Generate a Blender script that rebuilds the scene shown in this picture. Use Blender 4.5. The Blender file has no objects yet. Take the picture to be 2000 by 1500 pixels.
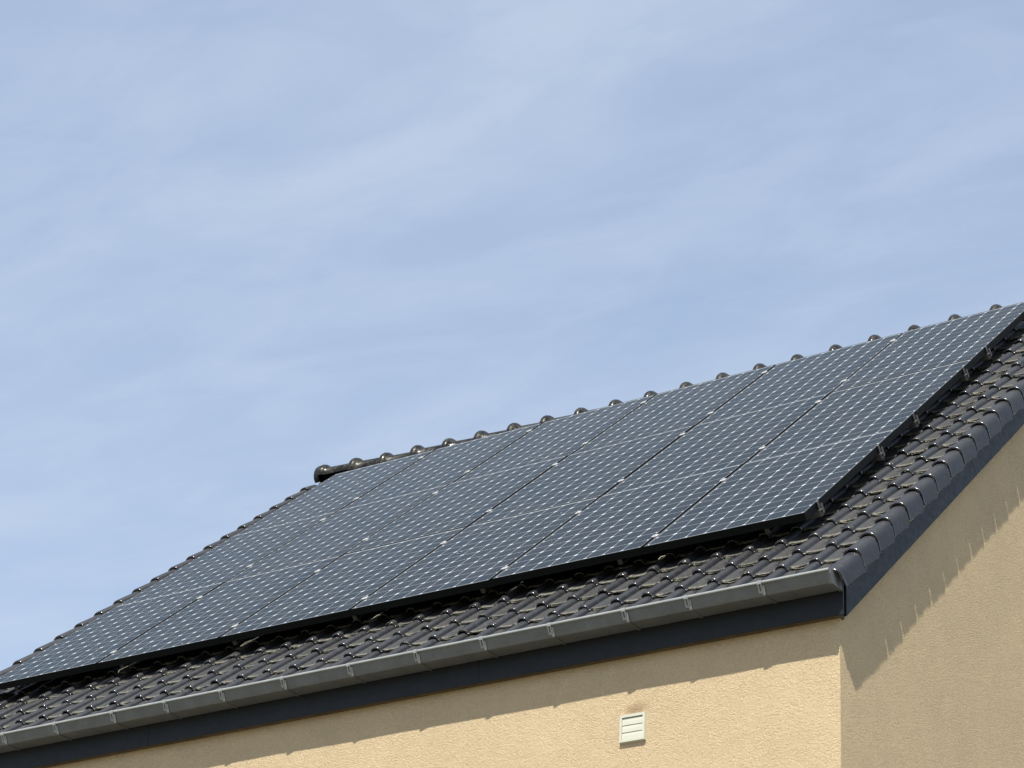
import bpy, bmesh, math, random
from mathutils import Vector, Matrix, noise
random.seed(7)
S = bpy.context.scene
R = math.radians

# ------------------------------------------------------------------ camera
Z0 = 7.2                                   # height of the array's lower right corner above the ground
CAM = Vector((5.9168, -11.0876, -5.6215 + Z0))
cx = Vector((0.82627, 0.56087, 0.05204))   # camera right
cd = Vector((-0.21591, 0.40069, -0.89041)) # camera down
cf = Vector((-0.52026, 0.72448, 0.45218))  # camera forward
cam_d = bpy.data.cameras.new("camera")
cam_d.sensor_width = 36.0
cam_d.lens = 4804.3 / 2000 * 36.0
cam_d.clip_start = 0.1
cam_d.clip_end = 5000
cam = bpy.data.objects.new("camera", cam_d)
S.collection.objects.link(cam)
up = -cd
bk = -cf
cam.matrix_world = Matrix(((cx.x, up.x, bk.x, CAM.x), (cx.y, up.y, bk.y, CAM.y), (cx.z, up.z, bk.z, CAM.z), (0, 0, 0, 1)))
S.camera = cam

# ------------------------------------------------------------------ light
SUN = Vector((1.0, -2.89, 5.38)).normalized()        # towards the sun
sun_d = bpy.data.lights.new("sun", 'SUN')
sun_d.energy = 4.4
sun_d.angle = R(0.53)
sun_d.color = (1.0, 0.94, 0.84)
sun = bpy.data.objects.new("sun", sun_d)
S.collection.objects.link(sun)
sun.rotation_euler = SUN.to_track_quat('Z', 'Y').to_euler()
sun.location = (10, -20, 40)

world = bpy.data.worlds.new("World")
S.world = world
world.use_nodes = True
wn, wl = world.node_tree.nodes, world.node_tree.links
wn.clear()
out = wn.new("ShaderNodeOutputWorld")
bg = wn.new("ShaderNodeBackground")
bg.inputs[1].default_value = 0.115
sky = wn.new("ShaderNodeTexSky")
sky.sky_type = 'NISHITA'
sky.sun_disc = False
sky.sun_elevation = math.asin(SUN.z)
sky.sun_rotation = math.atan2(SUN.x, SUN.y)
sky.air_density = 1.0
sky.dust_density = 1.3
sky.ozone_density = 1.3
# thin cirrus, laid on a high flat layer (direction divided by its height)
tc = wn.new("ShaderNodeTexCoord")
sep = wn.new("ShaderNodeSeparateXYZ")
wl.new(tc.outputs["Generated"], sep.inputs[0])
zc = wn.new("ShaderNodeMath"); zc.operation = 'MAXIMUM'; zc.inputs[1].default_value = 0.06
wl.new(sep.outputs[2], zc.inputs[0])
dv = wn.new("ShaderNodeVectorMath"); dv.operation = 'DIVIDE'
cb = wn.new("ShaderNodeCombineXYZ")
for i in range(3):
    wl.new(zc.outputs[0], cb.inputs[i])
wl.new(tc.outputs["Generated"], dv.inputs[0]); wl.new(cb.outputs[0], dv.inputs[1])
def cloud(rot, scl, ns, det, rough, dist, lo, hi):
    mp = wn.new("ShaderNodeMapping"); mp.inputs["Rotation"].default_value = (0, 0, R(rot)); mp.inputs["Scale"].default_value = scl
    wl.new(dv.outputs[0], mp.inputs[0])
    n = wn.new("ShaderNodeTexNoise"); n.inputs["Scale"].default_value = ns; n.inputs["Detail"].default_value = det
    n.inputs["Roughness"].default_value = rough; n.inputs["Distortion"].default_value = dist
    wl.new(mp.outputs[0], n.inputs["Vector"])
    r = wn.new("ShaderNodeMapRange"); r.interpolation_type = 'SMOOTHSTEP'
    r.inputs["From Min"].default_value = lo; r.inputs["From Max"].default_value = hi
    wl.new(n.outputs[0], r.inputs[0])
    return r.outputs[0]
c1 = cloud(24, (1.0, 2.6, 1), 1.1, 5, 0.5, 0.3, 0.20, 0.80)
c2 = cloud(34, (1.0, 2.0, 1), 3.8, 7, 0.6, 0.35, 0.30, 0.75)
mix = wn.new("ShaderNodeMath"); mix.operation = 'MULTIPLY_ADD'; mix.inputs[1].default_value = 0.45
wl.new(c2, mix.inputs[0])
m2 = wn.new("ShaderNodeMath"); m2.operation = 'MULTIPLY'; m2.inputs[1].default_value = 0.55
wl.new(c1, m2.inputs[0]); wl.new(m2.outputs[0], mix.inputs[2])
fac = wn.new("ShaderNodeMapRange"); fac.inputs["To Min"].default_value = 0.36; fac.inputs["To Max"].default_value = 0.82
wl.new(mix.outputs[0], fac.inputs[0])
cm = wn.new("ShaderNodeMix"); cm.data_type = 'RGBA'
wl.new(fac.outputs[0], cm.inputs[0]); wl.new(sky.outputs[0], cm.inputs[6])
cm.inputs[7].default_value = (3.0, 3.47, 4.17, 1)
wl.new(cm.outputs[2], bg.inputs[0]); wl.new(bg.outputs[0], out.inputs[0])

S.view_settings.view_transform = 'Standard'
S.view_settings.look = 'None'
S.view_settings.gamma = 1.0
S.view_settings.exposure = 0.82
S.view_settings.use_curve_mapping = False
S.cycles.max_bounces = 8
S.cycles.transparent_max_bounces = 8

# ------------------------------------------------------------------ materials
def mat(name, col, rough=0.6, metal=0.0, spec=0.5):
    m = bpy.data.materials.new(name); m.use_nodes = True
    b = m.node_tree.nodes["Principled BSDF"]
    b.inputs["Base Color"].default_value = (*col, 1); b.inputs["Roughness"].default_value = rough
    b.inputs["Metallic"].default_value = metal; b.inputs["Specular IOR Level"].default_value = spec
    return m, m.node_tree.nodes, m.node_tree.links, b
def N(nodes, links, typ, **kw):
    n = nodes.new("ShaderNode" + typ)
    for k, v in kw.items():
        if k.startswith('i_'):
            n.inputs[k[2:].replace('_', ' ')].default_value = v
        else:
            setattr(n, k, v)
    return n
def noise_n(nodes, links, vec, scale, detail=4, rough=0.5, dist=0.0):
    n = nodes.new("ShaderNodeTexNoise")
    n.inputs["Scale"].default_value = scale; n.inputs["Detail"].default_value = detail
    n.inputs["Roughness"].default_value = rough; n.inputs["Distortion"].default_value = dist
    links.new(vec, n.inputs["Vector"])
    return n.outputs[0]
def ramp(nodes, links, src, lo, hi, a=0.0, b=1.0):
    r = nodes.new("ShaderNodeMapRange")
    r.inputs["From Min"].default_value = lo; r.inputs["From Max"].default_value = hi
    r.inputs["To Min"].default_value = a; r.inputs["To Max"].default_value = b
    links.new(src, r.inputs[0]); return r.outputs[0]
def mixc(nodes, links, fac, a, b, blend='MIX'):
    n = nodes.new("ShaderNodeMix"); n.data_type = 'RGBA'; n.blend_type = blend
    for i, v in ((0, fac), (6, a), (7, b)):
        if isinstance(v, (float, int)): n.inputs[i].default_value = v
        elif isinstance(v, tuple): n.inputs[i].default_value = (*v, 1)
        else: links.new(v, n.inputs[i])
    return n.outputs[2]
def bump(nodes, links, b, h, strength, dist):
    n = nodes.new("ShaderNodeBump"); n.inputs["Strength"].default_value = strength; n.inputs["Distance"].default_value = dist
    links.new(h, n.inputs["Height"]); links.new(n.outputs[0], b.inputs["Normal"])

def geo_pos(nodes):
    return nodes.new("ShaderNodeNewGeometry").outputs["Position"]

# rendered wall: coarse wormy stucco
def stucco():
    m, n, l, b = mat("sand_render", (0.6, 0.45, 0.25), 0.95, 0, 0.15)
    p = geo_pos(n)
    fine = noise_n(n, l, p, 122, 2, 0.5, 1.5)
    mid = noise_n(n, l, p, 52, 2, 0.5, 1.0)
    big = noise_n(n, l, p, 1.1, 4, 0.6, 0.6)
    med = noise_n(n, l, p, 7, 4, 0.6, 0.4)
    c = mixc(n, l, ramp(n, l, big, 0.35, 0.7), (0.620, 0.498, 0.312), (0.550, 0.444, 0.288))
    c = mixc(n, l, ramp(n, l, med, 0.4, 0.75, 0, 0.5), c, (0.520, 0.405, 0.270))
    c = mixc(n, l, ramp(n, l, fine, 0.54, 0.34, 0, 0.50), c, (0.38, 0.28, 0.17))
    # grey-brown grime above the vent and faint pink halo round it
    sp = n.new("ShaderNodeSeparateXYZ"); l.new(p, sp.inputs[0])
    def blob(x, z, rx, rz, amt):
        a = N(n, l, "Math", operation='SUBTRACT'); a.inputs[1].default_value = x; l.new(sp.outputs[0], a.inputs[0])
        a2 = N(n, l, "Math", operation='DIVIDE'); a2.inputs[1].default_value = rx; l.new(a.outputs[0], a2.inputs[0])
        c_ = N(n, l, "Math", operation='SUBTRACT'); c_.inputs[1].default_value = z; l.new(sp.outputs[2], c_.inputs[0])
        c2_ = N(n, l, "Math", operation='DIVIDE'); c2_.inputs[1].default_value = rz; l.new(c_.outputs[0], c2_.inputs[0])
        cc = n.new("ShaderNodeCombineXYZ"); l.new(a2.outputs[0], cc.inputs[0]); l.new(c2_.outputs[0], cc.inputs[1])
        ln = N(n, l, "VectorMath", operation='LENGTH'); l.new(cc.outputs[0], ln.inputs[0])
        ad = N(n, l, "Math", operation='MULTIPLY_ADD'); ad.inputs[1].default_value = 1.1; l.new(noise_n(n, l, p, 22, 4, 0.6, 0.5), ad.inputs[0]); l.new(ln.outputs["Value"], ad.inputs[2])
        return ramp(n, l, ad.outputs[0], 1.45, 0.55, 0, amt)
    c = mixc(n, l, blob(-0.815, Z0 - 1.148, 0.11, 0.055, 1.0), c, (0.27, 0.20, 0.12))
    c = mixc(n, l, blob(-0.83, Z0 - 1.26, 0.17, 0.22, 0.30), c, (0.60, 0.40, 0.27))
    c = mixc(n, l, blob(-0.94, Z0 - 1.30, 0.05, 0.12, 0.3), c, (0.42, 0.33, 0.20))
    l.new(c, b.inputs["Base Color"])
    hgt = N(n, l, "Math", operation='MULTIPLY_ADD'); hgt.inputs[1].default_value = 0.35
    l.new(mid, hgt.inputs[0]); l.new(fine, hgt.inputs[2])
    bump(n, l, b, hgt.outputs[0], 1.0, 0.0085)
    return m
M_wall = stucco()

def tile_mats():
    out_ = []
    for kind in ("roll", "pan", "nose", "lichen"):
        m, n, l, b = mat("tile_" + kind, (0.03, 0.03, 0.035), 0.36, 0, 0.42)
        oi = n.new("ShaderNodeObjectInfo")
        tcn = n.new("ShaderNodeTexCoord")
        off = N(n, l, "VectorMath", operation='SCALE'); off.inputs[0].default_value = (37, 19, 11); l.new(oi.outputs["Random"], off.inputs["Scale"])
        ad = N(n, l, "VectorMath", operation='ADD'); l.new(tcn.outputs["Object"], ad.inputs[0]); l.new(off.outputs[0], ad.inputs[1])
        v = ad.outputs[0]
        base = mixc(n, l, oi.outputs["Random"], (0.0105, 0.012, 0.0155), (0.0175, 0.0195, 0.024))
        if kind == "roll":
            dust = noise_n(n, l, v, 30, 6, 0.65, 0.3)
            c = mixc(n, l, ramp(n, l, dust, 0.48, 0.78, 0, 0.35), base, (0.042, 0.040, 0.036))
            fl = noise_n(n, l, v, 85, 3, 0.6, 0.8)
            c = mixc(n, l, ramp(n, l, fl, 0.66, 0.72, 0, 0.75), c, (0.14, 0.135, 0.115))
            wash = noise_n(n, l, v, 9, 5, 0.65, 0.6)
            c = mixc(n, l, ramp(n, l, wash, 0.45, 0.7, 0, 0.6), c, (0.026, 0.0255, 0.024))
            l.new(ramp(n, l, dust, 0.3, 0.7, 0.36, 0.60), b.inputs["Roughness"])
            h = noise_n(n, l, v, 160, 3, 0.5); bump(n, l, b, h, 0.12, 0.002)
        elif kind == "pan":
            d1 = noise_n(n, l, v, 24, 7, 0.7, 0.5); d2 = noise_n(n, l, v, 110, 4, 0.6, 0.6)
            c = mixc(n, l, ramp(n, l, d1, 0.36, 0.62, 0.15, 0.9), base, (0.0225, 0.021, 0.018))
            sx = n.new("ShaderNodeSeparateXYZ"); l.new(tcn.outputs["Object"], sx.inputs[0])
            wob = N(n, l, "Math", operation='MULTIPLY_ADD'); wob.inputs[1].default_value = 0.05; l.new(d1, wob.inputs[0]); l.new(sx.outputs[0], wob.inputs[2])
            side = ramp(n, l, wob.outputs[0], 0.088, 0.112)          # clean ribs beside the roll, weathered middle
            c = mixc(n, l, side, mixc(n, l, 0.25, base, (0.05, 0.05, 0.05)), c)
            tip = N(n, l, "Math", operation='MULTIPLY_ADD'); tip.inputs[1].default_value = -0.10; l.new(d1, tip.inputs[0]); l.new(sx.outputs[1], tip.inputs[2])
            c = mixc(n, l, ramp(n, l, tip.outputs[0], -0.005, -0.045, 0, 0.6), c, (0.085, 0.082, 0.070))
            c = mixc(n, l, ramp(n, l, d2, 0.56, 0.68, 0, 0.8), c, (0.10, 0.096, 0.078))
            c = mixc(n, l, ramp(n, l, d2, 0.42, 0.34, 0, 0.7), c, (0.016, 0.015, 0.013))
            l.new(ramp(n, l, d1, 0.3, 0.7, 0.45, 0.8), b.inputs["Roughness"])
            bump(n, l, b, d2, 0.5, 0.003)
        elif kind == "nose":
            d1 = noise_n(n, l, v, 60, 4, 0.6, 0.3)
            c = mixc(n, l, ramp(n, l, d1, 0.55, 0.68, 0, 0.6), base, (0.13, 0.12, 0.08))
            b.inputs["Roughness"].default_value = 0.2
            b.inputs["Specular IOR Level"].default_value = 0.9
        else:
            d1 = noise_n(n, l, v, 45, 5, 0.7, 0.4); d2 = noise_n(n, l, v, 190, 3, 0.6, 0.5)
            c = mixc(n, l, ramp(n, l, d1, 0.36, 0.52), (0.045, 0.042, 0.034), (0.17, 0.163, 0.130))
            c = mixc(n, l, ramp(n, l, d2, 0.55, 0.66, 0, 0.8), c, (0.34, 0.33, 0.275))
            c = mixc(n, l, ramp(n, l, d2, 0.42, 0.34, 0, 0.7), c, (0.04, 0.037, 0.03))
            b.inputs["Roughness"].default_value = 0.9
            bump(n, l, b, d2, 1.0, 0.006)
        l.new(c, b.inputs["Base Color"])
        out_.append(m)
    return out_
M_roll, M_pan, M_nose, M_lich = tile_mats()
TM = [M_roll, M_pan, M_nose, M_lich]

def ridge_mat():
    m, n, l, b = mat("ridge_engobe", (0.018, 0.019, 0.02), 0.2, 0, 0.14)
    oi = n.new("ShaderNodeObjectInfo"); tcn = n.new("ShaderNodeTexCoord")
    off = N(n, l, "VectorMath", operation='SCALE'); off.inputs[0].default_value = (37, 19, 11); l.new(oi.outputs["Random"], off.inputs["Scale"])
    ad = N(n, l, "VectorMath", operation='ADD'); l.new(tcn.outputs["Object"], ad.inputs[0]); l.new(off.outputs[0], ad.inputs[1])
    d1 = noise_n(n, l, ad.outputs[0], 18, 6, 0.7, 0.5)
    c = mixc(n, l, ramp(n, l, d1, 0.45, 0.62), (0.012, 0.013, 0.014), (0.030, 0.028, 0.023))
    c = mixc(n, l, ramp(n, l, noise_n(n, l, ad.outputs[0], 70, 4, 0.6), 0.60, 0.70, 0, 0.8), c, (0.13, 0.125, 0.09))
    l.new(c, b.inputs["Base Color"])
    l.new(ramp(n, l, d1, 0.42, 0.62, 0.14, 0.6), b.inputs["Roughness"])
    return m
M_ridge = ridge_mat()

def metal_paint(name, col, rough, var, spec=0.5, metal=0.0, sc=6):
    m, n, l, b = mat(name, col, rough, metal, spec)
    p = geo_pos(n)
    a = noise_n(n, l, p, sc, 6, 0.65, 0.4)
    c = mixc(n, l, ramp(n, l, a, 0.35, 0.7), tuple(x * (1 - var) for x in col), tuple(x * (1 + var) for x in col))
    l.new(c, b.inputs["Base Color"])
    l.new(ramp(n, l, noise_n(n, l, p, sc * 4, 4), 0.3, 0.7, rough - 0.06, rough + 0.1), b.inputs["Roughness"])
    return m
M_zinc = metal_paint("weathered_zinc", (0.122, 0.133, 0.137), 0.38, 0.14, 0.4, 0.15, 9)
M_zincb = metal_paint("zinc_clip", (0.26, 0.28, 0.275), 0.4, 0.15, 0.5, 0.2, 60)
M_bead = metal_paint("sunlit_zinc_bead", (0.27, 0.29, 0.285), 0.4, 0.12, 0.5, 0.15, 12)  # gutter zinc made lighter: sunlight on the lip is put into its colour
M_anth = metal_paint("anthracite_sheet", (0.0130, 0.0150, 0.0168), 0.45, 0.08, 0.22)
M_under = metal_paint("timber_soffit", (0.085, 0.058, 0.026), 0.8, 0.3)
M_frame = metal_paint("black_anodised_frame", (0.007, 0.0085, 0.009), 0.38, 0.15, 0.12, 0.0, 30)
M_lip = metal_paint("skylit_frame_lip", (0.055, 0.06, 0.063), 0.4, 0.15, 0.5, 0.0, 30)  # top of the black frame, colour lightened to stand for reflected sky
M_alu = metal_paint("mill_aluminium", (0.13, 0.13, 0.125), 0.45, 0.15, 0.5, 0.4, 40)
M_clamp = metal_paint("bright_clamp", (0.50, 0.51, 0.50), 0.4, 0.1, 0.5, 0.3, 40)
M_pvc = metal_paint("cream_pvc", (0.50, 0.505, 0.42), 0.45, 0.05, 0.4, 0, 20)
M_dark = mat("dark_cavity", (0.02, 0.02, 0.02), 0.9)[0]
M_dry = mat("dry_stalk", (0.34, 0.30, 0.20), 0.9)[0]
M_moss = metal_paint("moss_crumb", (0.23, 0.22, 0.15), 0.95, 0.5, 0.1, 0, 60)
M_felt = mat("underlay", (0.015, 0.015, 0.015), 0.95)[0]

# solar cell + backsheet + glass
def cell_mat():
    m, n, l, b = mat("silicon_cell", (0.012, 0.016, 0.026), 0.6, 0, 0.0)
    oi = n.new("ShaderNodeObjectInfo")
    c = mixc(n, l, oi.outputs["Random"], (0.0135, 0.0215, 0.0315), (0.0185, 0.0255, 0.035))
    p = geo_pos(n)
    a = noise_n(n, l, p, 2.2, 4, 0.6, 0.5)
    c = mixc(n, l, ramp(n, l, a, 0.35, 0.7, 0, 0.5), c, (0.024, 0.027, 0.032))
    l.new(c, b.inputs["Base Color"])
    return m
M_cell = cell_mat()
M_back = mat("white_backsheet", (0.38, 0.415, 0.45), 0.8, 0, 0.0)[0]
def glass_mat():
    m = bpy.data.materials.new("textured_solar_glass"); m.use_nodes = True
    n, l = m.node_tree.nodes, m.node_tree.links
    n.clear()
    o = n.new("ShaderNodeOutputMaterial"); t = n.new("ShaderNodeBsdfTransparent"); g = n.new("ShaderNodeBsdfGlossy")
    d = n.new("ShaderNodeBsdfDiffuse")
    t.inputs[0].default_value = (0.97, 0.98, 0.98, 1)
    g.inputs[0].default_value = (0.9, 0.95, 1.0, 1); g.inputs["Roughness"].default_value = 0.28
    p = geo_pos(n)
    f = n.new("ShaderNodeFresnel"); f.inputs[0].default_value = 1.05
    mx = n.new("ShaderNodeMixShader"); l.new(f.outputs[0], mx.inputs[0]); l.new(t.outputs[0], mx.inputs[1]); l.new(g.outputs[0], mx.inputs[2])
    # dust film and small droppings / lichen dots
    d.inputs[0].default_value = (0.40, 0.41, 0.40, 1)
    film = ramp(n, l, noise_n(n, l, p, 3.0, 6, 0.65, 0.6), 0.3, 0.8, 0.003, 0.024)
    vo = n.new("ShaderNodeTexVoronoi"); vo.inputs["Scale"].default_value = 9.0; l.new(p, vo.inputs["Vector"])
    dots = ramp(n, l, vo.outputs["Distance"], 0.075, 0.05, 0, 0.55)
    pick = ramp(n, l, noise_n(n, l, p, 1.7, 2), 0.5, 0.56)
    mm = N(n, l, "Math", operation='MULTIPLY'); l.new(dots, mm.inputs[0]); l.new(pick, mm.inputs[1])
    mxx = N(n, l, "Math", operation='MAXIMUM'); l.new(mm.outputs[0], mxx.inputs[0]); l.new(film, mxx.inputs[1])
    m3 = n.new("ShaderNodeMixShader"); l.new(mxx.outputs[0], m3.inputs[0]); l.new(mx.outputs[0], m3.inputs[1]); l.new(d.outputs[0], m3.inputs[2])
    l.new(m3.outputs[0], o.inputs[0])
    return m
M_glass = glass_mat()

def ground_mat():
    m, n, l, b = mat("grass_and_gravel", (0.1, 0.1, 0.07), 0.95, 0, 0.1)
    p = geo_pos(n)
    a = noise_n(n, l, p, 0.25, 6, 0.6, 0.5); f_ = noise_n(n, l, p, 30, 4, 0.6)
    c = mixc(n, l, ramp(n, l, a, 0.42, 0.55), (0.22, 0.205, 0.18), (0.12, 0.115, 0.075))
    c = mixc(n, l, ramp(n, l, f_, 0.3, 0.7, 0, 0.4), c, (0.16, 0.14, 0.10))
    l.new(c, b.inputs["Base Color"]); return m
M_ground = ground_mat()

# ------------------------------------------------------------------ helpers
PITCH = R(41.084)
CV, SV = math.cos(PITCH), math.sin(PITCH)
EX = Vector((1, 0, 0)); EV = Vector((0, CV, SV)); EN = Vector((0, -SV, CV))
O = Vector((0, 0, Z0))
def rp(u, v, n): return O + EX * u + EV * v + EN * n
def w(x, y, z): return Vector((x, y, z + Z0))
ROOF = Matrix(((1, 0, 0, 0), (0, CV, -SV, 0), (0, SV, CV, 0), (0, 0, 0, 1)))   # local x,y,z -> u,v,n
def T(p): return Matrix.Translation(p)
WM = {}
def link(name, mesh, wm, parent=None, kind=None):
    o = bpy.data.objects.new(name, mesh)
    S.collection.objects.link(o)
    WM[o] = wm
    if parent:
        o.parent = parent
        o.matrix_basis = WM[parent].inverted() @ wm
    else:
        o.matrix_basis = wm
    if kind: o["kind"] = kind
    return o
def tag(o, label, cat, group=None):
    o["label"] = label; o["category"] = cat
    if group: o["group"] = group
    return o
def mesh(name, verts, faces, mats, mi=None, smooth=None, sharp=False):
    me = bpy.data.meshes.new(name)
    me.from_pydata([tuple(v) for v in verts], [], faces)
    for m in mats: me.materials.append(m)
    if mi: me.polygons.foreach_set("material_index", mi)
    if smooth: me.polygons.foreach_set("use_smooth", smooth if isinstance(smooth, list) else [True] * len(faces))
    me.update()
    return me
class MB:
    def __init__(s): s.v = []; s.f = []; s.m = []
    def box(s, lo, hi, mi=0, fn=None):
        b = len(s.v)
        P = [Vector((x, y, z)) for z in (lo[2], hi[2]) for y in (lo[1], hi[1]) for x in (lo[0], hi[0])]
        s.v += [fn(p) if fn else p for p in P]
        for f in ((0, 2, 3, 1), (4, 5, 7, 6), (0, 1, 5, 4), (2, 6, 7, 3), (0, 4, 6, 2), (1, 3, 7, 5)):
            s.f.append(tuple(b + i for i in f)); s.m.append(mi)
        return s
    def prism(s, prof, x0, x1, mi=0, close=True):   # prof: (y, z) list, extruded along x
        b = len(s.v); k = len(prof)
        for x in (x0, x1): s.v += [Vector((x, y, z)) for y, z in prof]
        for i in range(k if close else k - 1):
            j = (i + 1) % k
            s.f.append((b + i, b + j, b + k + j, b + k + i)); s.m.append(mi)
        if close:
            s.f.append(tuple(b + i for i in range(k))[::-1]); s.m.append(mi)
            s.f.append(tuple(b + k + i for i in range(k))); s.m.append(mi)
        return s
    def make(s, name, mats, bev=0.0):
        me = mesh(name, s.v, s.f, mats, s.m)
        bm = bmesh.new(); bm.from_mesh(me)
        bmesh.ops.recalc_face_normals(bm, faces=bm.faces)
        if bev: bmesh.ops.bevel(bm, geom=list(bm.edges), offset=bev, segments=2, affect='EDGES', profile=0.5, clamp_overlap=True)
        bm.to_mesh(me); bm.free(); return me

# ------------------------------------------------------------------ setting
GB = MB()
g = mesh("ground", [(-1500, -1500, 0), (1500, -1500, 0), (1500, 1500, 0), (-1500, 1500, 0)], [(0, 1, 2, 3)], [M_ground])
link("ground", g, Matrix.Identity(4), kind="structure")

# ------------------------------------------------------------------ house
H0 = T(Vector((-3.3, 4.0, 0)))
house = bpy.data.objects.new("house", None)
S.collection.objects.link(house); WM[house] = H0; house.matrix_basis = H0
tag(house, "cream rendered house with dark tiled pitched roof and solar array", "house")

XR, XL = 0.413, -6.90            # gable wall faces
YF = -0.388                       # front wall face
V_RIDGE = 5.15
HC = 0.11                        # tile crest plane below panel glass
Yr = V_RIDGE * CV + HC * SV; Zr = V_RIDGE * SV - HC * CV
YB = 2 * Yr - YF
def zroof(y, n):                 # height of roof plane offset n at depth y
    return (n + y * SV) / CV
def wallmesh():
    nd = -0.215
    # front wall
    mb = MB(); mb.box((XL, YF, -Z0), (XR, YF + 0.3, zroof(YF, nd) - 0.0))
    a = mb.make("front_wall", [M_wall])
    return a
link("wall", wallmesh(), T(O), house)
def gable(x0, x1):
    nd = -0.225
    top = zroof(YF + 0.3, nd)
    prof = [(YF + 0.3, -Z0), (YF + 0.3, top), (Yr, zroof(Yr, nd)), (YB - 0.3, top), (YB - 0.3, -Z0)]
    mb = MB(); mb.prism(prof, x0, x1); return mb.make("gable_wall", [M_wall])
link("wall", gable(XR - 0.3, XR), T(O), house)
link("wall", gable(XL, XL + 0.3), T(O), house)
mb = MB(); mb.box((XL, YB - 0.3, -Z0), (XR, YB, zroof(YF, -0.215))); link("wall", mb.make("rear_wall", [M_wall]), T(O), house)
# the front corner return up to the gable's plane is part of the front wall; thin triangle above it
mb = MB(); mb.prism([(YF + 0.02, zroof(YF, -0.225)), (YF + 0.3, zroof(YF, -0.225)), (YF + 0.3, zroof(YF + 0.3, -0.225))], XR - 0.3, XR - 0.001)
link("wall", mb.make("wall_head", [M_wall]), T(O), house)

# roof deck under the tiles (both slopes)
def deck():
    mb = MB()
    nt, nb = -0.185, -0.205
    prof = [(-0.50, zroof(-0.50, nt)), (Yr, zroof(Yr, nt)), (2 * Yr + 0.50, zroof(-0.50, nt)),
            (2 * Yr + 0.50, zroof(-0.50, nb)), (Yr, zroof(Yr, nb)), (-0.50, zroof(-0.50, nb))]
    mb.prism(prof, -6.97, 0.435)
    return mb.make("roof", [M_felt])
roof = link("roof", deck(), T(O), house)

# --- field tile
def tile_mesh(name, prof, L, skirt=False, jitter=0.0, seed=0, tail=-0.0195, rtail=-0.0225, bumpx=None, matfn=None, clampv=None, slant=0.0):
    rnd = random.Random(seed)
    th = 0.0125
    rows = [  # (v, dn factor) along the tile: tail .. nose
        (L, 'T'), (L * 0.62, 'M'), (0.012, 'N'), (0.0045, 'R1'), (0.0008, 'R2'), (0.0, 'R3'), (0.0, 'B'), (0.09, 'U')]
    V_, F_, MI, SM = [], [], [], []
    k = len(prof)
    for vi, (v, r) in enumerate(rows):
        for i, (x, z, part) in enumerate(prof):
            t = v / L
            drop = (rtail if part == 'r' else tail) * t
            zz = z + drop
            vv = v
            if r == 'R1': zz -= 0.0008
            elif r == 'R2': zz -= 0.0038
            elif r == 'R3': zz -= 0.0075
            elif r == 'B': zz -= th
            elif r == 'U': zz -= th
            if part == 'p' and r in ('R1', 'R2', 'R3', 'B'):
                vv += rnd.uniform(-1, 1) * jitter * 0.7; zz += rnd.uniform(-0.4, 1) * jitter * 0.35
            if clampv and r in ('T', 'M') and clampv(i) is not None: vv = min(vv, clampv(i) * (1.0 if r == 'T' else 0.9))
            xx = x
            if r in ('B', 'U') and part == 'r': xx = x * (0.82 if z > -0.055 else 0.92)
            if x > 0.02: vv -= slant * min(1.0, max(0.0, -z - 0.004) / 0.107)
            V_.append((xx, vv, zz))
    for vi in range(len(rows) - 1):
        for i in range(k - 1):
            a = vi * k + i
            F_.append((a, a + k, a + k + 1, a + 1))
            ispan = prof[i][2] == 'p' and prof[i + 1][2] == 'p'
            if vi <= 1: MI.append(1 if ispan else 0)
            elif vi <= 5: MI.append(3 if ispan else (2 if vi <= 4 else 2))
            else: MI.append(0)
            if matfn:
                mm_ = matfn(vi, i)
                if mm_ is not None: MI[-1] = mm_
            SM.append(not (vi >= 5))
    if bumpx is not None:    # small raised wedge in the middle of the pan
        b = len(V_)
        x0, x1, xm = bumpx - 0.012, bumpx + 0.012, bumpx
        zb = lambda v: prof[-2][1] + tail * v / L
        V_ += [(x0, 0.145, zb(.145)), (x1, 0.145, zb(.145)), (xm + 0.004, 0.185, zb(.185) + 0.007), (xm - 0.004, 0.185, zb(.185) + 0.007), (xm - 0.004, 0.235, zb(.235)), (xm + 0.004, 0.235, zb(.235))]
        for f in ((b, b + 1, b + 2, b + 3), (b + 1, b + 5, b + 2), (b, b + 3, b + 4), (b + 3, b + 2, b + 5, b + 4)):
            F_.append(f); MI.append(1); SM.append(False)
    return mesh(name, V_, F_, TM, MI, SM)
RR = 0.034
arch = [(-RR * math.cos(math.pi * i / 10), -0.028 + 0.028 * math.sin(math.pi * i / 10) ** 0.85, 'r') for i in range(0, 11)]
PROF = [(-0.042, -0.032, 'r')] + arch + [(0.038, -0.033, 'r'), (0.044, -0.034, 'p'), (0.049, -0.029, 'p'), (0.055, -0.0245, 'p'), (0.061, -0.0285, 'p'), (0.067, -0.0255, 'p'), (0.075, -0.0295, 'p'), (0.11, -0.0310, 'p'), (0.140, -0.0305, 'p'), (0.160, -0.028, 'p'), (0.167, -0.032, 'p')]
TILE = [tile_mesh("roof_tile", PROF, 0.275, jitter=0.0055 + 0.002 * i, seed=i, bumpx=0.112) for i in range(5)]
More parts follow.
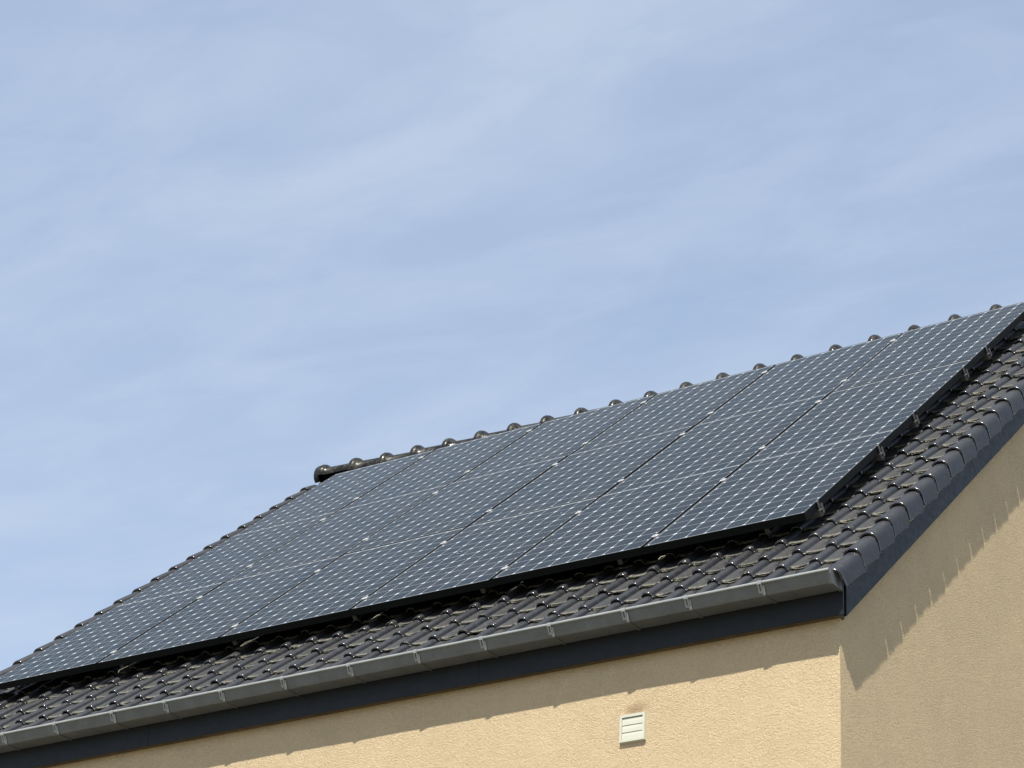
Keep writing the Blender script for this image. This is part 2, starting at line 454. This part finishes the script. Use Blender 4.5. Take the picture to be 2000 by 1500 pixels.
# --- right verge tile: roll that turns down into a skirt
rv = 0.046
PV = [(-0.054, -0.037, 'r')] + [(-rv * math.cos(math.pi * i / 14), -0.034 + 0.034 * math.sin(math.pi * i / 14) ** 0.9, 'r') for i in range(0, 8)]
PV += [(0.0625 * math.sin(math.pi / 2 * i / 6), -0.052 + 0.052 * math.cos(math.pi / 2 * i / 6) ** 0.9, 'r') for i in range(1, 7)]
PV += [(0.0635, -0.066, 'r'), (0.0643, -0.078, 'r'), (0.0648, -0.088, 'r'), (0.0651, -0.096, 'r'), (0.0654, -0.1025, 'r'), (0.0655, -0.1075, 'r'), (0.0655, -0.1100, 'r'), (0.0655, -0.1112, 'k'), (0.0600, -0.1112, 'k')]
def verge_mesh(name, L, seed, tail=-0.0235, slant=0.034):
    def mf(vi, i):
        return 3 if PV[i][2] == 'k' or PV[i + 1][2] == 'k' and vi < 6 else None
    ex_ = L - 0.0405          # the skirts stop short of the next tile, with a rounded rear corner
    def cl(i):
        if PV[i][0] < 0.054 or i < 12: return None
        d = max(0.0, -PV[i][1] - 0.0675) ; r_ = 0.044
        return ex_ - (r_ - math.sqrt(max(0.0, r_ * r_ - min(d, r_) ** 2)))
    me = tile_mesh(name, PV, L, seed=seed, tail=tail, rtail=tail, matfn=mf, clampv=cl, slant=slant)
    return me
VERGE = [verge_mesh("verge_tile", 0.275, i) for i in range(3)]
VERGE_E = verge_mesh("verge_tile", 0.36, 9, tail=-0.026, slant=-0.010)
def flipped(me, name):
    m2 = me.copy(); m2.name = name
    for v_ in m2.vertices: v_.co.x = -v_.co.x
    m2.flip_normals(); return m2
VERGE_L = flipped(VERGE[0], "verge_tile_left")

TU, TV, OU, OV = 0.2082, 0.2503, 0.2574 - 0.016, -0.5615
rest = []
nrows = 24
for r in range(-1, nrows - 1):
    for c in range(0, -35, -1):
        u = OU + TU * c; v = OV + TV * r + 0.0068 * u
        if v > V_RIDGE - 0.10: continue
        jr = Matrix.Rotation(random.gauss(0, 0.006), 4, 'Z') @ Matrix.Rotation(random.gauss(0, 0.006), 4, 'X') @ Matrix.Rotation(random.gauss(0, 0.008), 4, 'Y')
        M = T(rp(u + random.gauss(0, 0.0012), v + random.gauss(0, 0.003), -HC + random.gauss(0, 0.0012))) @ ROOF @ jr
        if v > V_RIDGE - 0.28: M = M @ Matrix.Diagonal((1, (V_RIDGE - 0.02 - v) / 0.275, 1, 1))   # cut course under the ridge
        me = TILE[random.randrange(5)]
        vis = r <= 2 or c >= -3
        if vis: link("roof_tile", me, M, roof)
        else: rest.append((me, M))
def join(items, name):
    V_, F_, MI, SM = [], [], [], []
    for me, M in items:
        b = len(V_)
        V_ += [M @ v_.co for v_ in me.vertices]
        for p in me.polygons:
            F_.append(tuple(b + i for i in p.vertices)); MI.append(p.material_index); SM.append(p.use_smooth)
    return mesh(name, V_, F_, TM, MI, SM)
base = T(O)
inv = base.inverted()
link("roof_tile", join([(me, inv @ M) for me, M in rest], "covered_tiles"), base, roof, kind="stuff")
# rear slope, mirrored, one sheet of tiles that nobody in front can see
REAR = Matrix(((-1, 0, 0, 0), (0, -CV, SV, 0), (0, SV, CV, 0), (0, 0, 0, 1)))
items = []
for r in range(-1, nrows - 1):
    for c in range(0, -35, -1):
        u = OU + TU * c; v = OV + TV * r
        if v > V_RIDGE - 0.10: continue
        p = rp(u, v, -HC); p = Vector((-6.53 - p.x, 2 * Yr - p.y, p.z))
        K = Matrix.Diagonal((1, min(1.0, (V_RIDGE - 0.02 - v) / 0.275), 1, 1))
        items.append((TILE[0], inv @ T(p) @ REAR @ K))
link("roof_tile", join(items, "rear_tiles"), base, roof, kind="stuff")
# verge tiles
def vcrest(r): return OV + TV * r + 0.047
UV = 0.4345
for r in range(-1, nrows - 1):
    v = vcrest(r) if r >= 0 else -0.832
    if v > V_RIDGE - 0.05: continue
    me = VERGE_E if r == -1 else VERGE[r % 3]
    jr = Matrix.Rotation(random.gauss(0, 0.003), 4, 'Z') @ Matrix.Rotation(random.gauss(0, 0.006), 4, 'Y') @ Matrix.Diagonal((1, min(1.0, (V_RIDGE - 0.01 - v) / 0.275), 1, 1))
    link("verge_tile", me, T(rp(UV + random.gauss(0, 0.0008), v + random.gauss(0, 0.0012), -HC + 0.001)) @ ROOF @ jr, roof)
    ul = -6.965 if r < 12 else -7.0
    link("verge_tile", VERGE_L, T(rp(-6.972 + random.gauss(0, 0.002), v, -HC + 0.004)) @ ROOF @ Matrix.Diagonal((1, min(1.0, (V_RIDGE - 0.01 - v) / 0.275), 1, 1)), roof)
    p = rp(0, v, -HC)
    link("verge_tile", VERGE_L, T(Vector((UV, 2 * Yr - p.y, p.z))) @ REAR, roof)

# ridge caps
def ridge_mesh():
    V_, F_, MI, SM = [], [], [], []
    prof = [(0.0, 0.090), (0.0, 0.108), (0.004, 0.122), (0.014, 0.131), (0.030, 0.135), (0.048, 0.130), (0.064, 0.117), (0.080, 0.095), (0.345, 0.082)]
    K = 14
    for (x, r_) in prof:
        for j in range(K + 1):
            a = math.pi * (-0.06 + 1.12 * j / K)
            V_.append((x, r_ * math.cos(a), r_ * math.sin(a)))
    for i in range(len(prof) - 1):
        for j in range(K):
            a = i * (K + 1) + j
            F_.append((a, a + 1, a + K + 2, a + K + 1)); MI.append(0 if i > 0 else 2); SM.append(True)
    return mesh("ridge_tile", V_, F_, [M_ridge] * 4, MI, SM)
RIDGE = ridge_mesh()
RSP = 0.3325
NR = 22
for i in range(NR):
    x0 = -6.876 + RSP * i + (0.045 if i else 0.02)
    if x0 > 0.30: break
    xl = x0 + 0.02
    tb = [(-7.0, .140), (-6.49, .123), (-6.16, .099), (-5.84, .093), (-5.5, .084), (-4.83, .077), (-4.3, .062), (-3.9, .056), (3, .053)]
    xx = x0 + 0.034
    for (xa, ha), (xb, hb) in zip(tb[:-1], tb[1:]):
        if xa <= xx <= xb: rise = ha + (hb - ha) * (xx - xa) / (xb - xa)
    L_ = 1.0
    sc0 = 0.86 if i == 0 else 1.0
    link("ridge_tile", RIDGE, T(w(x0, Yr, Zr - 0.139 * sc0 + rise + random.gauss(0, 0.0015))) @ Matrix.Diagonal((1, sc0, sc0, 1)) @ Matrix.Rotation(random.gauss(0, 0.01), 4, 'Z'), roof)
# rounded end cap at the left gable
def endcap():
    V_, F_, MI, SM = [], [], [], []
    prof = [(0.04, 0.128), (0.00, 0.129), (-0.012, 0.122), (-0.024, 0.108), (-0.034, 0.085), (-0.041, 0.05), (-0.043, 0.0)]
    K = 14
    for (x, r_) in prof:
        for j in range(K + 1):
            a = math.pi * (-0.25 + 1.5 * j / K)
            V_.append((x, r_ * math.cos(a), r_ * math.sin(a)))
    for i in range(len(prof) - 1):
        for j in range(K):
            a = i * (K + 1) + j
            F_.append((a, a + K + 1, a + K + 2, a + 1)); MI.append(0); SM.append(True)
    return mesh("ridge_end_cap", V_, F_, [M_ridge], MI, SM)
EC = endcap()
link("ridge_end_cap", EC, T(w(-6.872, Yr, Zr + 0.018)) @ Matrix.Diagonal((1, 0.86, 0.86, 1)), roof)
EC2 = flipped(EC, "ridge_end_cap_right")
link("ridge_end_cap", EC2, T(w(0.44, Yr, Zr - 0.082)), roof)

# hooded vent tile poking out at the lower left of the array
def hood():
    V_, F_ = [], []
    for (v, hh) in ((0.0, 0.052), (0.05, 0.05), (0.15, 0.028), (0.22, 0.0)):
        for (x, z) in ((-0.10, -0.03), (-0.085, hh - 0.004), (-0.07, hh), (0.07, hh), (0.085, hh - 0.004), (0.10, -0.03)):
            V_.append((x, v, z))
    for i in range(3):
        for j in range(5):
            a = i * 6 + j; F_.append((a, a + 6, a + 7, a + 1))
    return mesh("vent_tile", V_, F_, TM, [1] * 15, [False] * 15)
link("vent_tile", hood(), T(rp(-6.37, -0.06, -HC - 0.012)) @ ROOF, roof)

# moss and lichen crumbs caught on the laps
def crumbs():
    rnd = random.Random(3)
    V_, F_ = [], []
    def lump(p, s):
        b = len(V_)
        for d in ((1, 0, 0), (-1, 0, 0), (0, 1, 0), (0, -1, 0), (0, 0, 1), (0, 0, -1)):
            V_.append(p + (EX * d[0] * rnd.uniform(.6, 1.6) + EV * d[1] * rnd.uniform(.5, 1.1) + EN * d[2] * rnd.uniform(.4, 1)) * s)
        for f in ((0, 2, 4), (2, 1, 4), (1, 3, 4), (3, 0, 4), (2, 0, 5), (1, 2, 5), (3, 1, 5), (0, 3, 5)):
            F_.append(tuple(b + i for i in f))
    for r in range(-1, nrows - 2):
        for c in range(0, -34, -1):
            if not (r <= 2 or c >= -3): continue
            u = OU + TU * c; v = OV + TV * r + 0.0068 * u
            dens = rnd.choice((0, 0, 2, 4, 8, 14)) if c < -1 else rnd.choice((4, 8, 16, 22))
            for k in range(dens):
                x = rnd.uniform(0.050, 0.155)
                if rnd.random() < 0.55:
                    p = rp(u + x, v + rnd.uniform(-0.004, 0.006), -HC - 0.034 - rnd.uniform(0, 0.008)); s = rnd.uniform(.0025, .0065)
                else:
                    p = rp(u + x, v - rnd.uniform(0.008, 0.05), -HC - 0.034 - 0.016); s = rnd.uniform(.002, .0055)
                lump(p, s)
            if rnd.random() < 0.42:
                for k in range(4):
                    lump(rp(u + rnd.uniform(0.0, .04), v + rnd.uniform(-.004, .006), -HC - rnd.uniform(.002, .012)), rnd.uniform(.003, .006))
    for r in range(0, nrows - 2):
        v = vcrest(r)
        for k in range(rnd.choice((2, 5, 9))):
            lump(rp(UV + 0.0625 + rnd.uniform(-.003, .003), v - 0.034 + rnd.uniform(-.008, .05), -HC - 0.111 + rnd.uniform(-.004, .002)), rnd.uniform(.002, .0045))
    return mesh("moss", [inv @ p for p in V_], F_, [M_moss])
link("moss", crumbs(), base, roof, kind="stuff")

# --- fascia boards under the gutter, joints open by 2 mm
FY = -0.4435
joints = [-6.93, -4.335, -1.84, 0.4625]
def zf(x): return -0.842 - 0.003 * max(0, -x)
for a, b_ in zip(joints[:-1], joints[1:]):
    mb = MB(); mb.box((a + 0.001, FY, 0), (b_ - 0.0015, FY + 0.012, 0.2))
    for v_ in mb.v:
        if v_.z < 0.1: v_.z = zf(v_.x)
        else: v_.z = -0.615
    mb.box((a + 0.001, FY + 0.012, 0), (min(b_ - 0.0015, 0.425), YF + 0.03, 0.2), 1)
    for v_ in mb.v[8:]:
        if v_.z < 0.1: v_.z = zf(v_.x) + 0.004
        else: v_.z = -0.66
    link("fascia_board", mb.make("fascia_board", [M_anth, M_under]), base, house)
# --- barge boards on the gable
def nb(v): return -0.3665 + (v + 0.85) / 3.04 * 0.0185
vs = [-1.02, 1.412, 3.9, V_RIDGE + 0.32]
for k in range(3):
    a, b_ = vs[k] + 0.001, vs[k + 1] - 0.001
    mb = MB()
    fr = -0.412
    def clampP(v, n, x):
        p = EX * x + EV * v + EN * n
        return p
    ntop = -0.19
    if k == 0:   # lower end is cut plumb
        vb = (fr + nb(-0.85) * SV) / CV; vt = (fr + ntop * SV) / CV
    else: vb = vt = a
    if k == 2:   # upper end mitred at the ridge
        vbe = (Yr + nb(4.9) * SV) / CV; vte = (Yr + ntop * SV) / CV
    else: vbe = vte = b_
    x0, x1 = 0.447, 0.465
    P = [clampP(vb, nb(vb), x) for x in (x0, x1)] + [clampP(vbe, nb(vbe), x) for x in (x0, x1)] + [clampP(vt, ntop, x) for x in (x0, x1)] + [clampP(vte, ntop, x) for x in (x0, x1)]
    mb.v = P
    mb.f = [(0, 2, 3, 1), (4, 5, 7, 6), (0, 1, 5, 4), (2, 6, 7, 3), (0, 4, 6, 2), (1, 3, 7, 5)]; mb.m = [0] * 6
    link("barge_board", mb.make("barge_board", [M_anth], bev=0.0012), base, house)
# soffit strip between gable wall and board
mb = MB()
P = []
for (v, v2) in ((-0.80, 0), (4.85, 0)):
    for n_ in (nb(v) + 0.012, nb(v) + 0.03):
        for x in (XR - 0.02, 0.4465): P.append(EX * x + EV * v + EN * n_)
mb.v = P; mb.f = [(0, 1, 3, 2), (4, 6, 7, 5), (0, 4, 5, 1), (2, 3, 7, 6), (0, 2, 6, 4), (1, 5, 7, 3)]; mb.m = [0] * 6
link("soffit", mb.make("soffit", [M_anth]), base, house)
# rear and left boards (simple, same make)
mb = MB(); mb.box((-6.93, 2 * Yr - FY - 0.012, -0.846), (0.455, 2 * Yr - FY, -0.615)); link("fascia_board", mb.make("fascia_board", [M_anth]), base, house)

# --- box gutter
def zl(x): return -0.638 + 0.0006 * x * 0 - 0.0018 * max(0, -x)
def gut_profile():
    # (y, z) outer then inner, relative to lip front top
    lip = [(0.012 + 0.009 * math.cos(a), -0.008 + 0.009 * math.sin(a)) for a in [math.pi * t / 6 for t in range(-1, 9)]]
    outer = [(0.003, -0.017), (0.017, -0.022), (0.034, -0.068), (0.039, -0.0725), (0.150, -0.0725), (0.1535, -0.066), (0.1535, 0.012)]
    inner = [(0.1515, 0.012), (0.1515, -0.065), (0.148, -0.0705), (0.040, -0.0705), (0.0365, -0.066), (0.0145, -0.020)]
    return [(0.0145, -0.016), (0.021, -0.010), (0.0215, -0.005), (0.018, 0.0008), (0.012, 0.002), (0.006, 0.001), (0.0015, -0.003), (0.0, -0.008), (0.0012, -0.013), (0.006, -0.018), (0.0115, -0.020)] + outer[2:] + inner[:-1] + [(0.016, -0.022)]
GP = gut_profile()
YL = -0.597
def gutter_mesh(x0, x1):
    V_, F_ = [], []
    xs = [x0 + (x1 - x0) * i / 24 for i in range(25)]
    k = len(GP)
    for x in xs:
        wob = 0.0012 * math.sin(x * 5.3) + 0.0008 * math.sin(x * 13.1)
        V_ += [(x, YL + y + wob, zl(x) + z + 0.4 * wob) for y, z in GP]
    for i in range(len(xs) - 1):
        for j in range(k):
            a = i * k + j; b2 = i * k + (j + 1) % k
            F_.append((a, b2, b2 + k, a + k))
    F_.append(tuple(range(k))); F_.append(tuple((len(xs) - 1) * k + j for j in range(k))[::-1])
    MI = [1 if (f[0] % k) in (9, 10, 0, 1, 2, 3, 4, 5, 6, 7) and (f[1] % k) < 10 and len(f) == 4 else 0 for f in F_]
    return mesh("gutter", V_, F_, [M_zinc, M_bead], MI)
gut = link("gutter", gutter_mesh(-7.0, 0.456), base, house)
# stop end
mb = MB()
z_ = zl(0.46)
mb.prism([(YL + 0.012, z_ - 0.004), (YL + 0.016, z_ - 0.022), (YL + 0.037, z_ - 0.0745), (YL + 0.1525, z_ - 0.0745), (YL + 0.1525, z_ + 0.010)], 0.4562, 0.4595)
mb.prism([(YL + 0.008, z_ - 0.0), (YL + 0.012, z_ - 0.026), (YL + 0.035, z_ - 0.0775), (YL + 0.1545, z_ - 0.0775), (YL + 0.1545, z_ - 0.073), (YL + 0.040, z_ - 0.073), (YL + 0.020, z_ - 0.022)], 0.442, 0.4635)
link("stop_end", mb.make("stop_end", [M_zinc], bev=0.0008), base, gut)
# brackets: hook over the lip, slotted strap on the face, strap under the bottom
def bracket_mesh():
    mb = MB()
    wd = 0.0125
    # strap under and up the face (offset outside by ~2-3 mm)
    path = [(0.0095, -0.024), (0.0300, -0.0720), (0.0375, -0.0770), (0.152, -0.0770)]
    inner = [(0.0135, -0.021), (0.0325, -0.0680), (0.0390, -0.0742), (0.152, -0.0742)]
    mb.prism(path + inner[::-1], wd * 0.4, wd * 1.9)
    # clip plate with slot, two legs and a foot
    for (a, b2) in ((-wd, -wd * 0.28), (wd * 0.28, wd)):
        mb.prism([(0.001, -0.020), (0.020, -0.056), (0.023, -0.054), (0.005, -0.018)], a, b2)
    mb.prism([(0.0172, -0.050), (0.0235, -0.0625), (0.0265, -0.061), (0.0202, -0.0485)], -wd, wd)
    # hook over lip
    mb.prism([(-0.0025, -0.020), (-0.0035, -0.008), (-0.0015, 0.001), (0.006, 0.0038), (0.014, 0.0042), (0.022, 0.002), (0.022, -0.002), (0.012, 0.0022), (0.006, 0.0012), (0.0015, -0.003), (0.0, -0.008), (0.001, -0.020)], -wd, wd)
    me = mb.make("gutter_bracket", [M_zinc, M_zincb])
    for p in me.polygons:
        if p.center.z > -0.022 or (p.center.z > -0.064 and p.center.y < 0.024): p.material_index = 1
    return me
BR = bracket_mesh()
for x in (-6.84, -6.38, -5.91, -5.446, -4.993, -4.507, -4.073, -3.625, -3.148, -2.652, -2.171, -1.712, -1.256, -0.774, -0.381, 0.063):
    x = x - 0.0125 + 0.0023 * x
    link("gutter_bracket", BR, T(w(x, YL, zl(x))) @ Matrix.Rotation(random.gauss(0, 0.01), 4, 'Z'), gut)
# rivets / seams on the gutter face
mb = MB()
for x in (0.30, 0.315):
    mb.box((x, YL + 0.022, zl(x) - 0.060), (x + 0.003, YL + 0.024, zl(x) - 0.035))
# --- vent grille on the front wall
mb = MB()
vx0, vx1, vz0, vz1 = -0.912, -0.747, -1.331, -1.172
pr = 0.017
def ring(x0, x1, z0, z1, y0, y1, t, splay):
    mb.v += [Vector(p) for p in ((x0, y0, z0), (x1, y0, z0), (x1, y0, z1), (x0, y0, z1))]
    mb.v += [Vector(p) for p in ((x0 + splay, y1, z0 + splay), (x1 - splay, y1, z0 + splay), (x1 - splay, y1, z1 - splay * .5), (x0 + splay, y1, z1 - splay * .5))]
    mb.v += [Vector(p) for p in ((x0 + t, y1, z0 + t), (x1 - t, y1, z0 + t), (x1 - t, y1, z1 - t), (x0 + t, y1, z1 - t))]
    mb.v += [Vector(p) for p in ((x0 + t, y0 - 0.002, z0 + t), (x1 - t, y0 - 0.002, z0 + t), (x1 - t, y0 - 0.002, z1 - t), (x0 + t, y0 - 0.002, z1 - t))]
    for q in range(3):
        for i in range(4):
            j = (i + 1) % 4
            mb.f.append((q * 4 + i, q * 4 + j, q * 4 + 4 + j, q * 4 + 4 + i)); mb.m.append(0)
    mb.f.append((12, 13, 14, 15)); mb.m.append(1)
ring(vx0, vx1, vz0, vz1, YF, YF - pr, 0.017, 0.004)
vent = link("vent_grille", mb.make("vent_grille", [M_pvc, M_dark]), base, house)
def louver():
    mb = MB()
    hgt = 0.0415
    prof = [(-0.0015, hgt), (-0.0030, hgt * .93), (-0.0045, hgt * .75), (-0.0055, hgt * .5), (-0.0060, hgt * .2), (-0.0062, 0.0), (0.001, 0.0), (0.001, hgt)]
    mb.prism(prof, 0, (vx1 - vx0) - 0.036)
    me = mb.make("louver", [M_pvc]); return me
LV = louver()
for k in range(3):
    link("louver", LV, T(w(vx0 + 0.018, YF - 0.0075, vz0 + 0.0175 + k * 0.0405 + 0.0)), vent)

# ------------------------------------------------------------------ solar panels
PW, PH, PT = 1.041, 1.5615, 0.046
PU, PVV = 1.066, 1.5638
lip = 0.012
def frame_mesh():
    mb = MB()
    # outer ring walls and top lip, hollow below
    t = 0.0022
    def bar(lo, hi): mb.box(lo, hi)
    bar((-PW, 0, -PT), (0, t, 0.0)); bar((-PW, PH - t, -PT), (0, PH, 0.0))
    bar((-PW, t, -PT), (-PW + t, PH - t, 0.0)); bar((-t, t, -PT), (0, PH - t, 0.0))
    # top lips
    z1, z0 = 0.0, -0.003
    bar((-PW + t, t, z0), (-t, lip, z1 - 0.0004)); bar((-PW + t, PH - lip, z0), (-t, PH - t, z1 - 0.0004))
    bar((-PW + t, lip, z0), (-PW + lip, PH - lip, z1 - 0.0004)); bar((-lip, lip, z0), (-t, PH - lip, z1 - 0.0004))
    # bottom flanges
    bar((-PW + t, t, -PT), (-t, 0.028, -PT + 0.002)); bar((-PW + t, PH - 0.028, -PT), (-t, PH - t, -PT + 0.002))
    bar((-PW + t, 0.028, -PT), (-PW + 0.028, PH - 0.028, -PT + 0.002)); bar((-0.028, 0.028, -PT), (-t, PH - 0.028, -PT + 0.002))
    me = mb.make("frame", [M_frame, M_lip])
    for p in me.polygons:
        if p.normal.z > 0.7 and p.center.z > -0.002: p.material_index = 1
    return me
FR = frame_mesh()
mb = MB(); mb.box((-PW + 0.004, 0.004, -0.0045), (-0.004, PH - 0.004, -0.0024)); BS = mb.make("backsheet", [M_back])
GL = mesh("glass_sheet", [(-PW + lip, lip, -0.0016), (-lip, lip, -0.0016), (-lip, PH - lip, -0.0016), (-PW + lip, PH - lip, -0.0016)], [(0, 1, 2, 3)], [M_glass])
CP = 0.1268
cs, ch = (CP - 0.0037) / 2, 0.0130
oct_ = [(-cs + ch, -cs), (cs - ch, -cs), (cs, -cs + ch), (cs, cs - ch), (cs - ch, cs), (-cs + ch, cs), (-cs, cs - ch), (-cs, -cs + ch)]
cv = [(x, y, 0.0) for x, y in oct_] + [(x, y, -0.0002) for x, y in oct_]
CELL = mesh("solar_cell", cv, [tuple(range(8))] + [(i, i + 8, (i + 1) % 8 + 8, (i + 1) % 8) for i in range(8)], [M_cell])
JB = MB(); JB.box((-PW / 2 - 0.06, PH - 0.14, -0.03), (-PW / 2 + 0.06, PH - 0.05, -0.008)); JBM = JB.make("junction_box", [M_dark])
colname = ["leftmost column, by the left verge", "second column from the left", "third column from the left", "third column from the right", "second column from the right", "rightmost column, beside the bare strip of tiles"]
rowname = ["Lowest", "Middle", "Topmost"]
rowtail = ["just above the gutter side of the roof", "between the other two rows", "under the ridge tiles"]
for col in range(6):
    for row in range(3):
        du = random.gauss(0, 0.0008); dvv = random.gauss(0, 0.0008); dn = random.gauss(0, 0.0004)
        if row == 0 and col in (1, 2, 3): dvv -= 0.007
        if row == 0: dn += 0.0015
        if row == 1: dn += (0.003 if col in (2, 3) else (0.001 if col == 1 else -0.0015))
        if row == 2: dn += (-0.003 if col < 5 else 0.001)
        wm = T(rp((col - 5) * PU + du, row * PVV + dvv, dn)) @ ROOF @ Matrix.Rotation(random.gauss(0, 0.0006), 4, 'Z')
        e = bpy.data.objects.new("solar_panel", None); e.empty_display_size = 0.3
        S.collection.objects.link(e); WM[e] = wm; e.matrix_basis = wm
        tag(e, "%s solar panel in the %s" % (rowname[row], colname[col]), "solar panel", "solar panels in three rows of six on the roof")
        link("frame", FR, wm, e); link("backsheet", BS, wm, e); link("glass_sheet", GL, wm, e); link("junction_box", JBM, wm, e)
        mx_ = (PW - 8 * CP) / 2; my = (PH - 12 * CP) / 2
        for i in range(8):
            for j in range(12):
                link("solar_cell", CELL, wm @ T(Vector((-PW + mx_ + CP * (i + .5), my + CP * (j + .5), -0.0021))), e)

# ------------------------------------------------------------------ mounting rails
mb = MB(); mb.box((-6.45, -0.02, -PT - 0.041), (0.012, 0.02, -PT - 0.001)); RAIL = mb.make("mounting_rail", [M_alu], bev=0.0015)
mb = MB(); mb.box((0.004, -0.012, -0.070), (0.008, 0.012, 0.0012)); mb.box((-0.003, -0.012, 0.0014), (0.008, 0.012, 0.0034)); mb.box((0.008, -0.012, -0.0705), (0.026, 0.012, -0.067)); mb.box((0.0235, -0.012, -0.067), (0.026, 0.012, -0.016)); mb.box((0.010, -0.005, -0.067), (0.020, 0.005, -0.050))
ECL = mb.make("end_clamp", [M_alu])
mb = MB(); mb.box((-0.019, -0.02, 0.0015), (0.019, 0.02, 0.0045)); mb.box((-0.007, -0.02, -0.04), (0.007, 0.02, 0.0015)); mb.box((-0.006, -0.006, 0.0045), (0.006, 0.006, 0.0085))
MCL = mb.make("mid_clamp", [M_clamp], bev=0.0006)
mb = MB(); mb.box((-0.015, -0.10, -0.098), (0.015, -0.094, -PT - 0.042 + 0.04)); mb.box((-0.015, -0.0938, -0.098), (0.015, 0.12, -0.092))
HK = mb.make("roof_hook", [M_alu])
rails = [0.19, 1.22, 1.87, 2.895, 3.40, 4.44]
rn = ["Lowest mounting rail, its end clamp beside the array's bottom right corner",
      "Second mounting rail up, under the head of the lowest panels",
      "Third mounting rail up, under the foot of the middle panels",
      "Fourth mounting rail up, under the head of the middle panels",
      "Fifth mounting rail up, under the foot of the topmost panels",
      "Highest mounting rail, close under the ridge tiles"]
for k, v in enumerate(rails):
    wm = T(rp(0, v, 0)) @ ROOF
    ra = link("mounting_rail", RAIL, wm)
    tag(ra, rn[k], "rail", "mounting rails under the solar panels")
    link("end_clamp", ECL, wm, ra)
    link("end_clamp", ECL, wm @ T(Vector((-(5 * PU + PW) , 0, 0))) @ Matrix.Rotation(math.pi, 4, 'Z'), ra)
    for c in range(1, 6):
        link("mid_clamp", MCL, wm @ T(Vector((-c * PU + 0.010, 0, random.uniform(0, .001)))), ra)
    for c in range(7):
        link("roof_hook", HK, wm @ T(Vector((-0.30 - c * 0.98, 0, 0))), ra)

# ------------------------------------------------------------------ dry stalks caught under the array
def tube(name, pts, r, m_):
    V_, F_ = [], []
    for i, p in enumerate(pts):
        d = (pts[min(i + 1, len(pts) - 1)] - pts[max(i - 1, 0)]).normalized()
        a = d.cross(Vector((0.3, 0.1, 1))).normalized(); b2 = d.cross(a)
        rr_ = r * (1 - 0.4 * i / len(pts))
        for k in range(5):
            t = 2 * math.pi * k / 5
            V_.append(p - pts[0] + (a * math.cos(t) + b2 * math.sin(t)) * rr_)
    n_ = len(pts)
    for i in range(n_ - 1):
        for k in range(5):
            F_.append((i * 5 + k, i * 5 + (k + 1) % 5, (i + 1) * 5 + (k + 1) % 5, (i + 1) * 5 + k))
    F_.append(tuple(range(5))); F_.append(tuple((n_ - 1) * 5 + k for k in range(5)))
    return link(name, mesh(name, V_, F_, [m_]), T(pts[0]))
def stalk(ps, r, label):
    tag(tube("dry_stalk", [rp(*p) for p in ps], r, M_dry), label, "stalk", "dry stalks sticking out below the array")
stalk([(-5.05, -0.13, -0.06), (-5.075, -0.085, -0.057), (-5.05, -0.02, -0.058), (-5.01, 0.05, -0.06)], 0.0014, "Bent dry stalk sticking out under the second panel from the left")
stalk([(-4.02, -0.11, -0.06), (-4.012, -0.06, -0.056), (-3.99, -0.02, -0.058)], 0.0015, "Short straight dry stalk poking out below the third panel from the left")
stalk([(-2.965, -0.095, -0.06), (-2.95, -0.07, -0.055), (-2.94, -0.055, -0.06)], 0.002, "Tiny dry stalk end below the fourth panel from the left")
stalk([(-0.91, -0.12, -0.06), (-0.90, -0.10, -0.052), (-0.885, -0.075, -0.058)], 0.003, "Pale scrap of dry stalk under the lower edge of the rightmost panel")
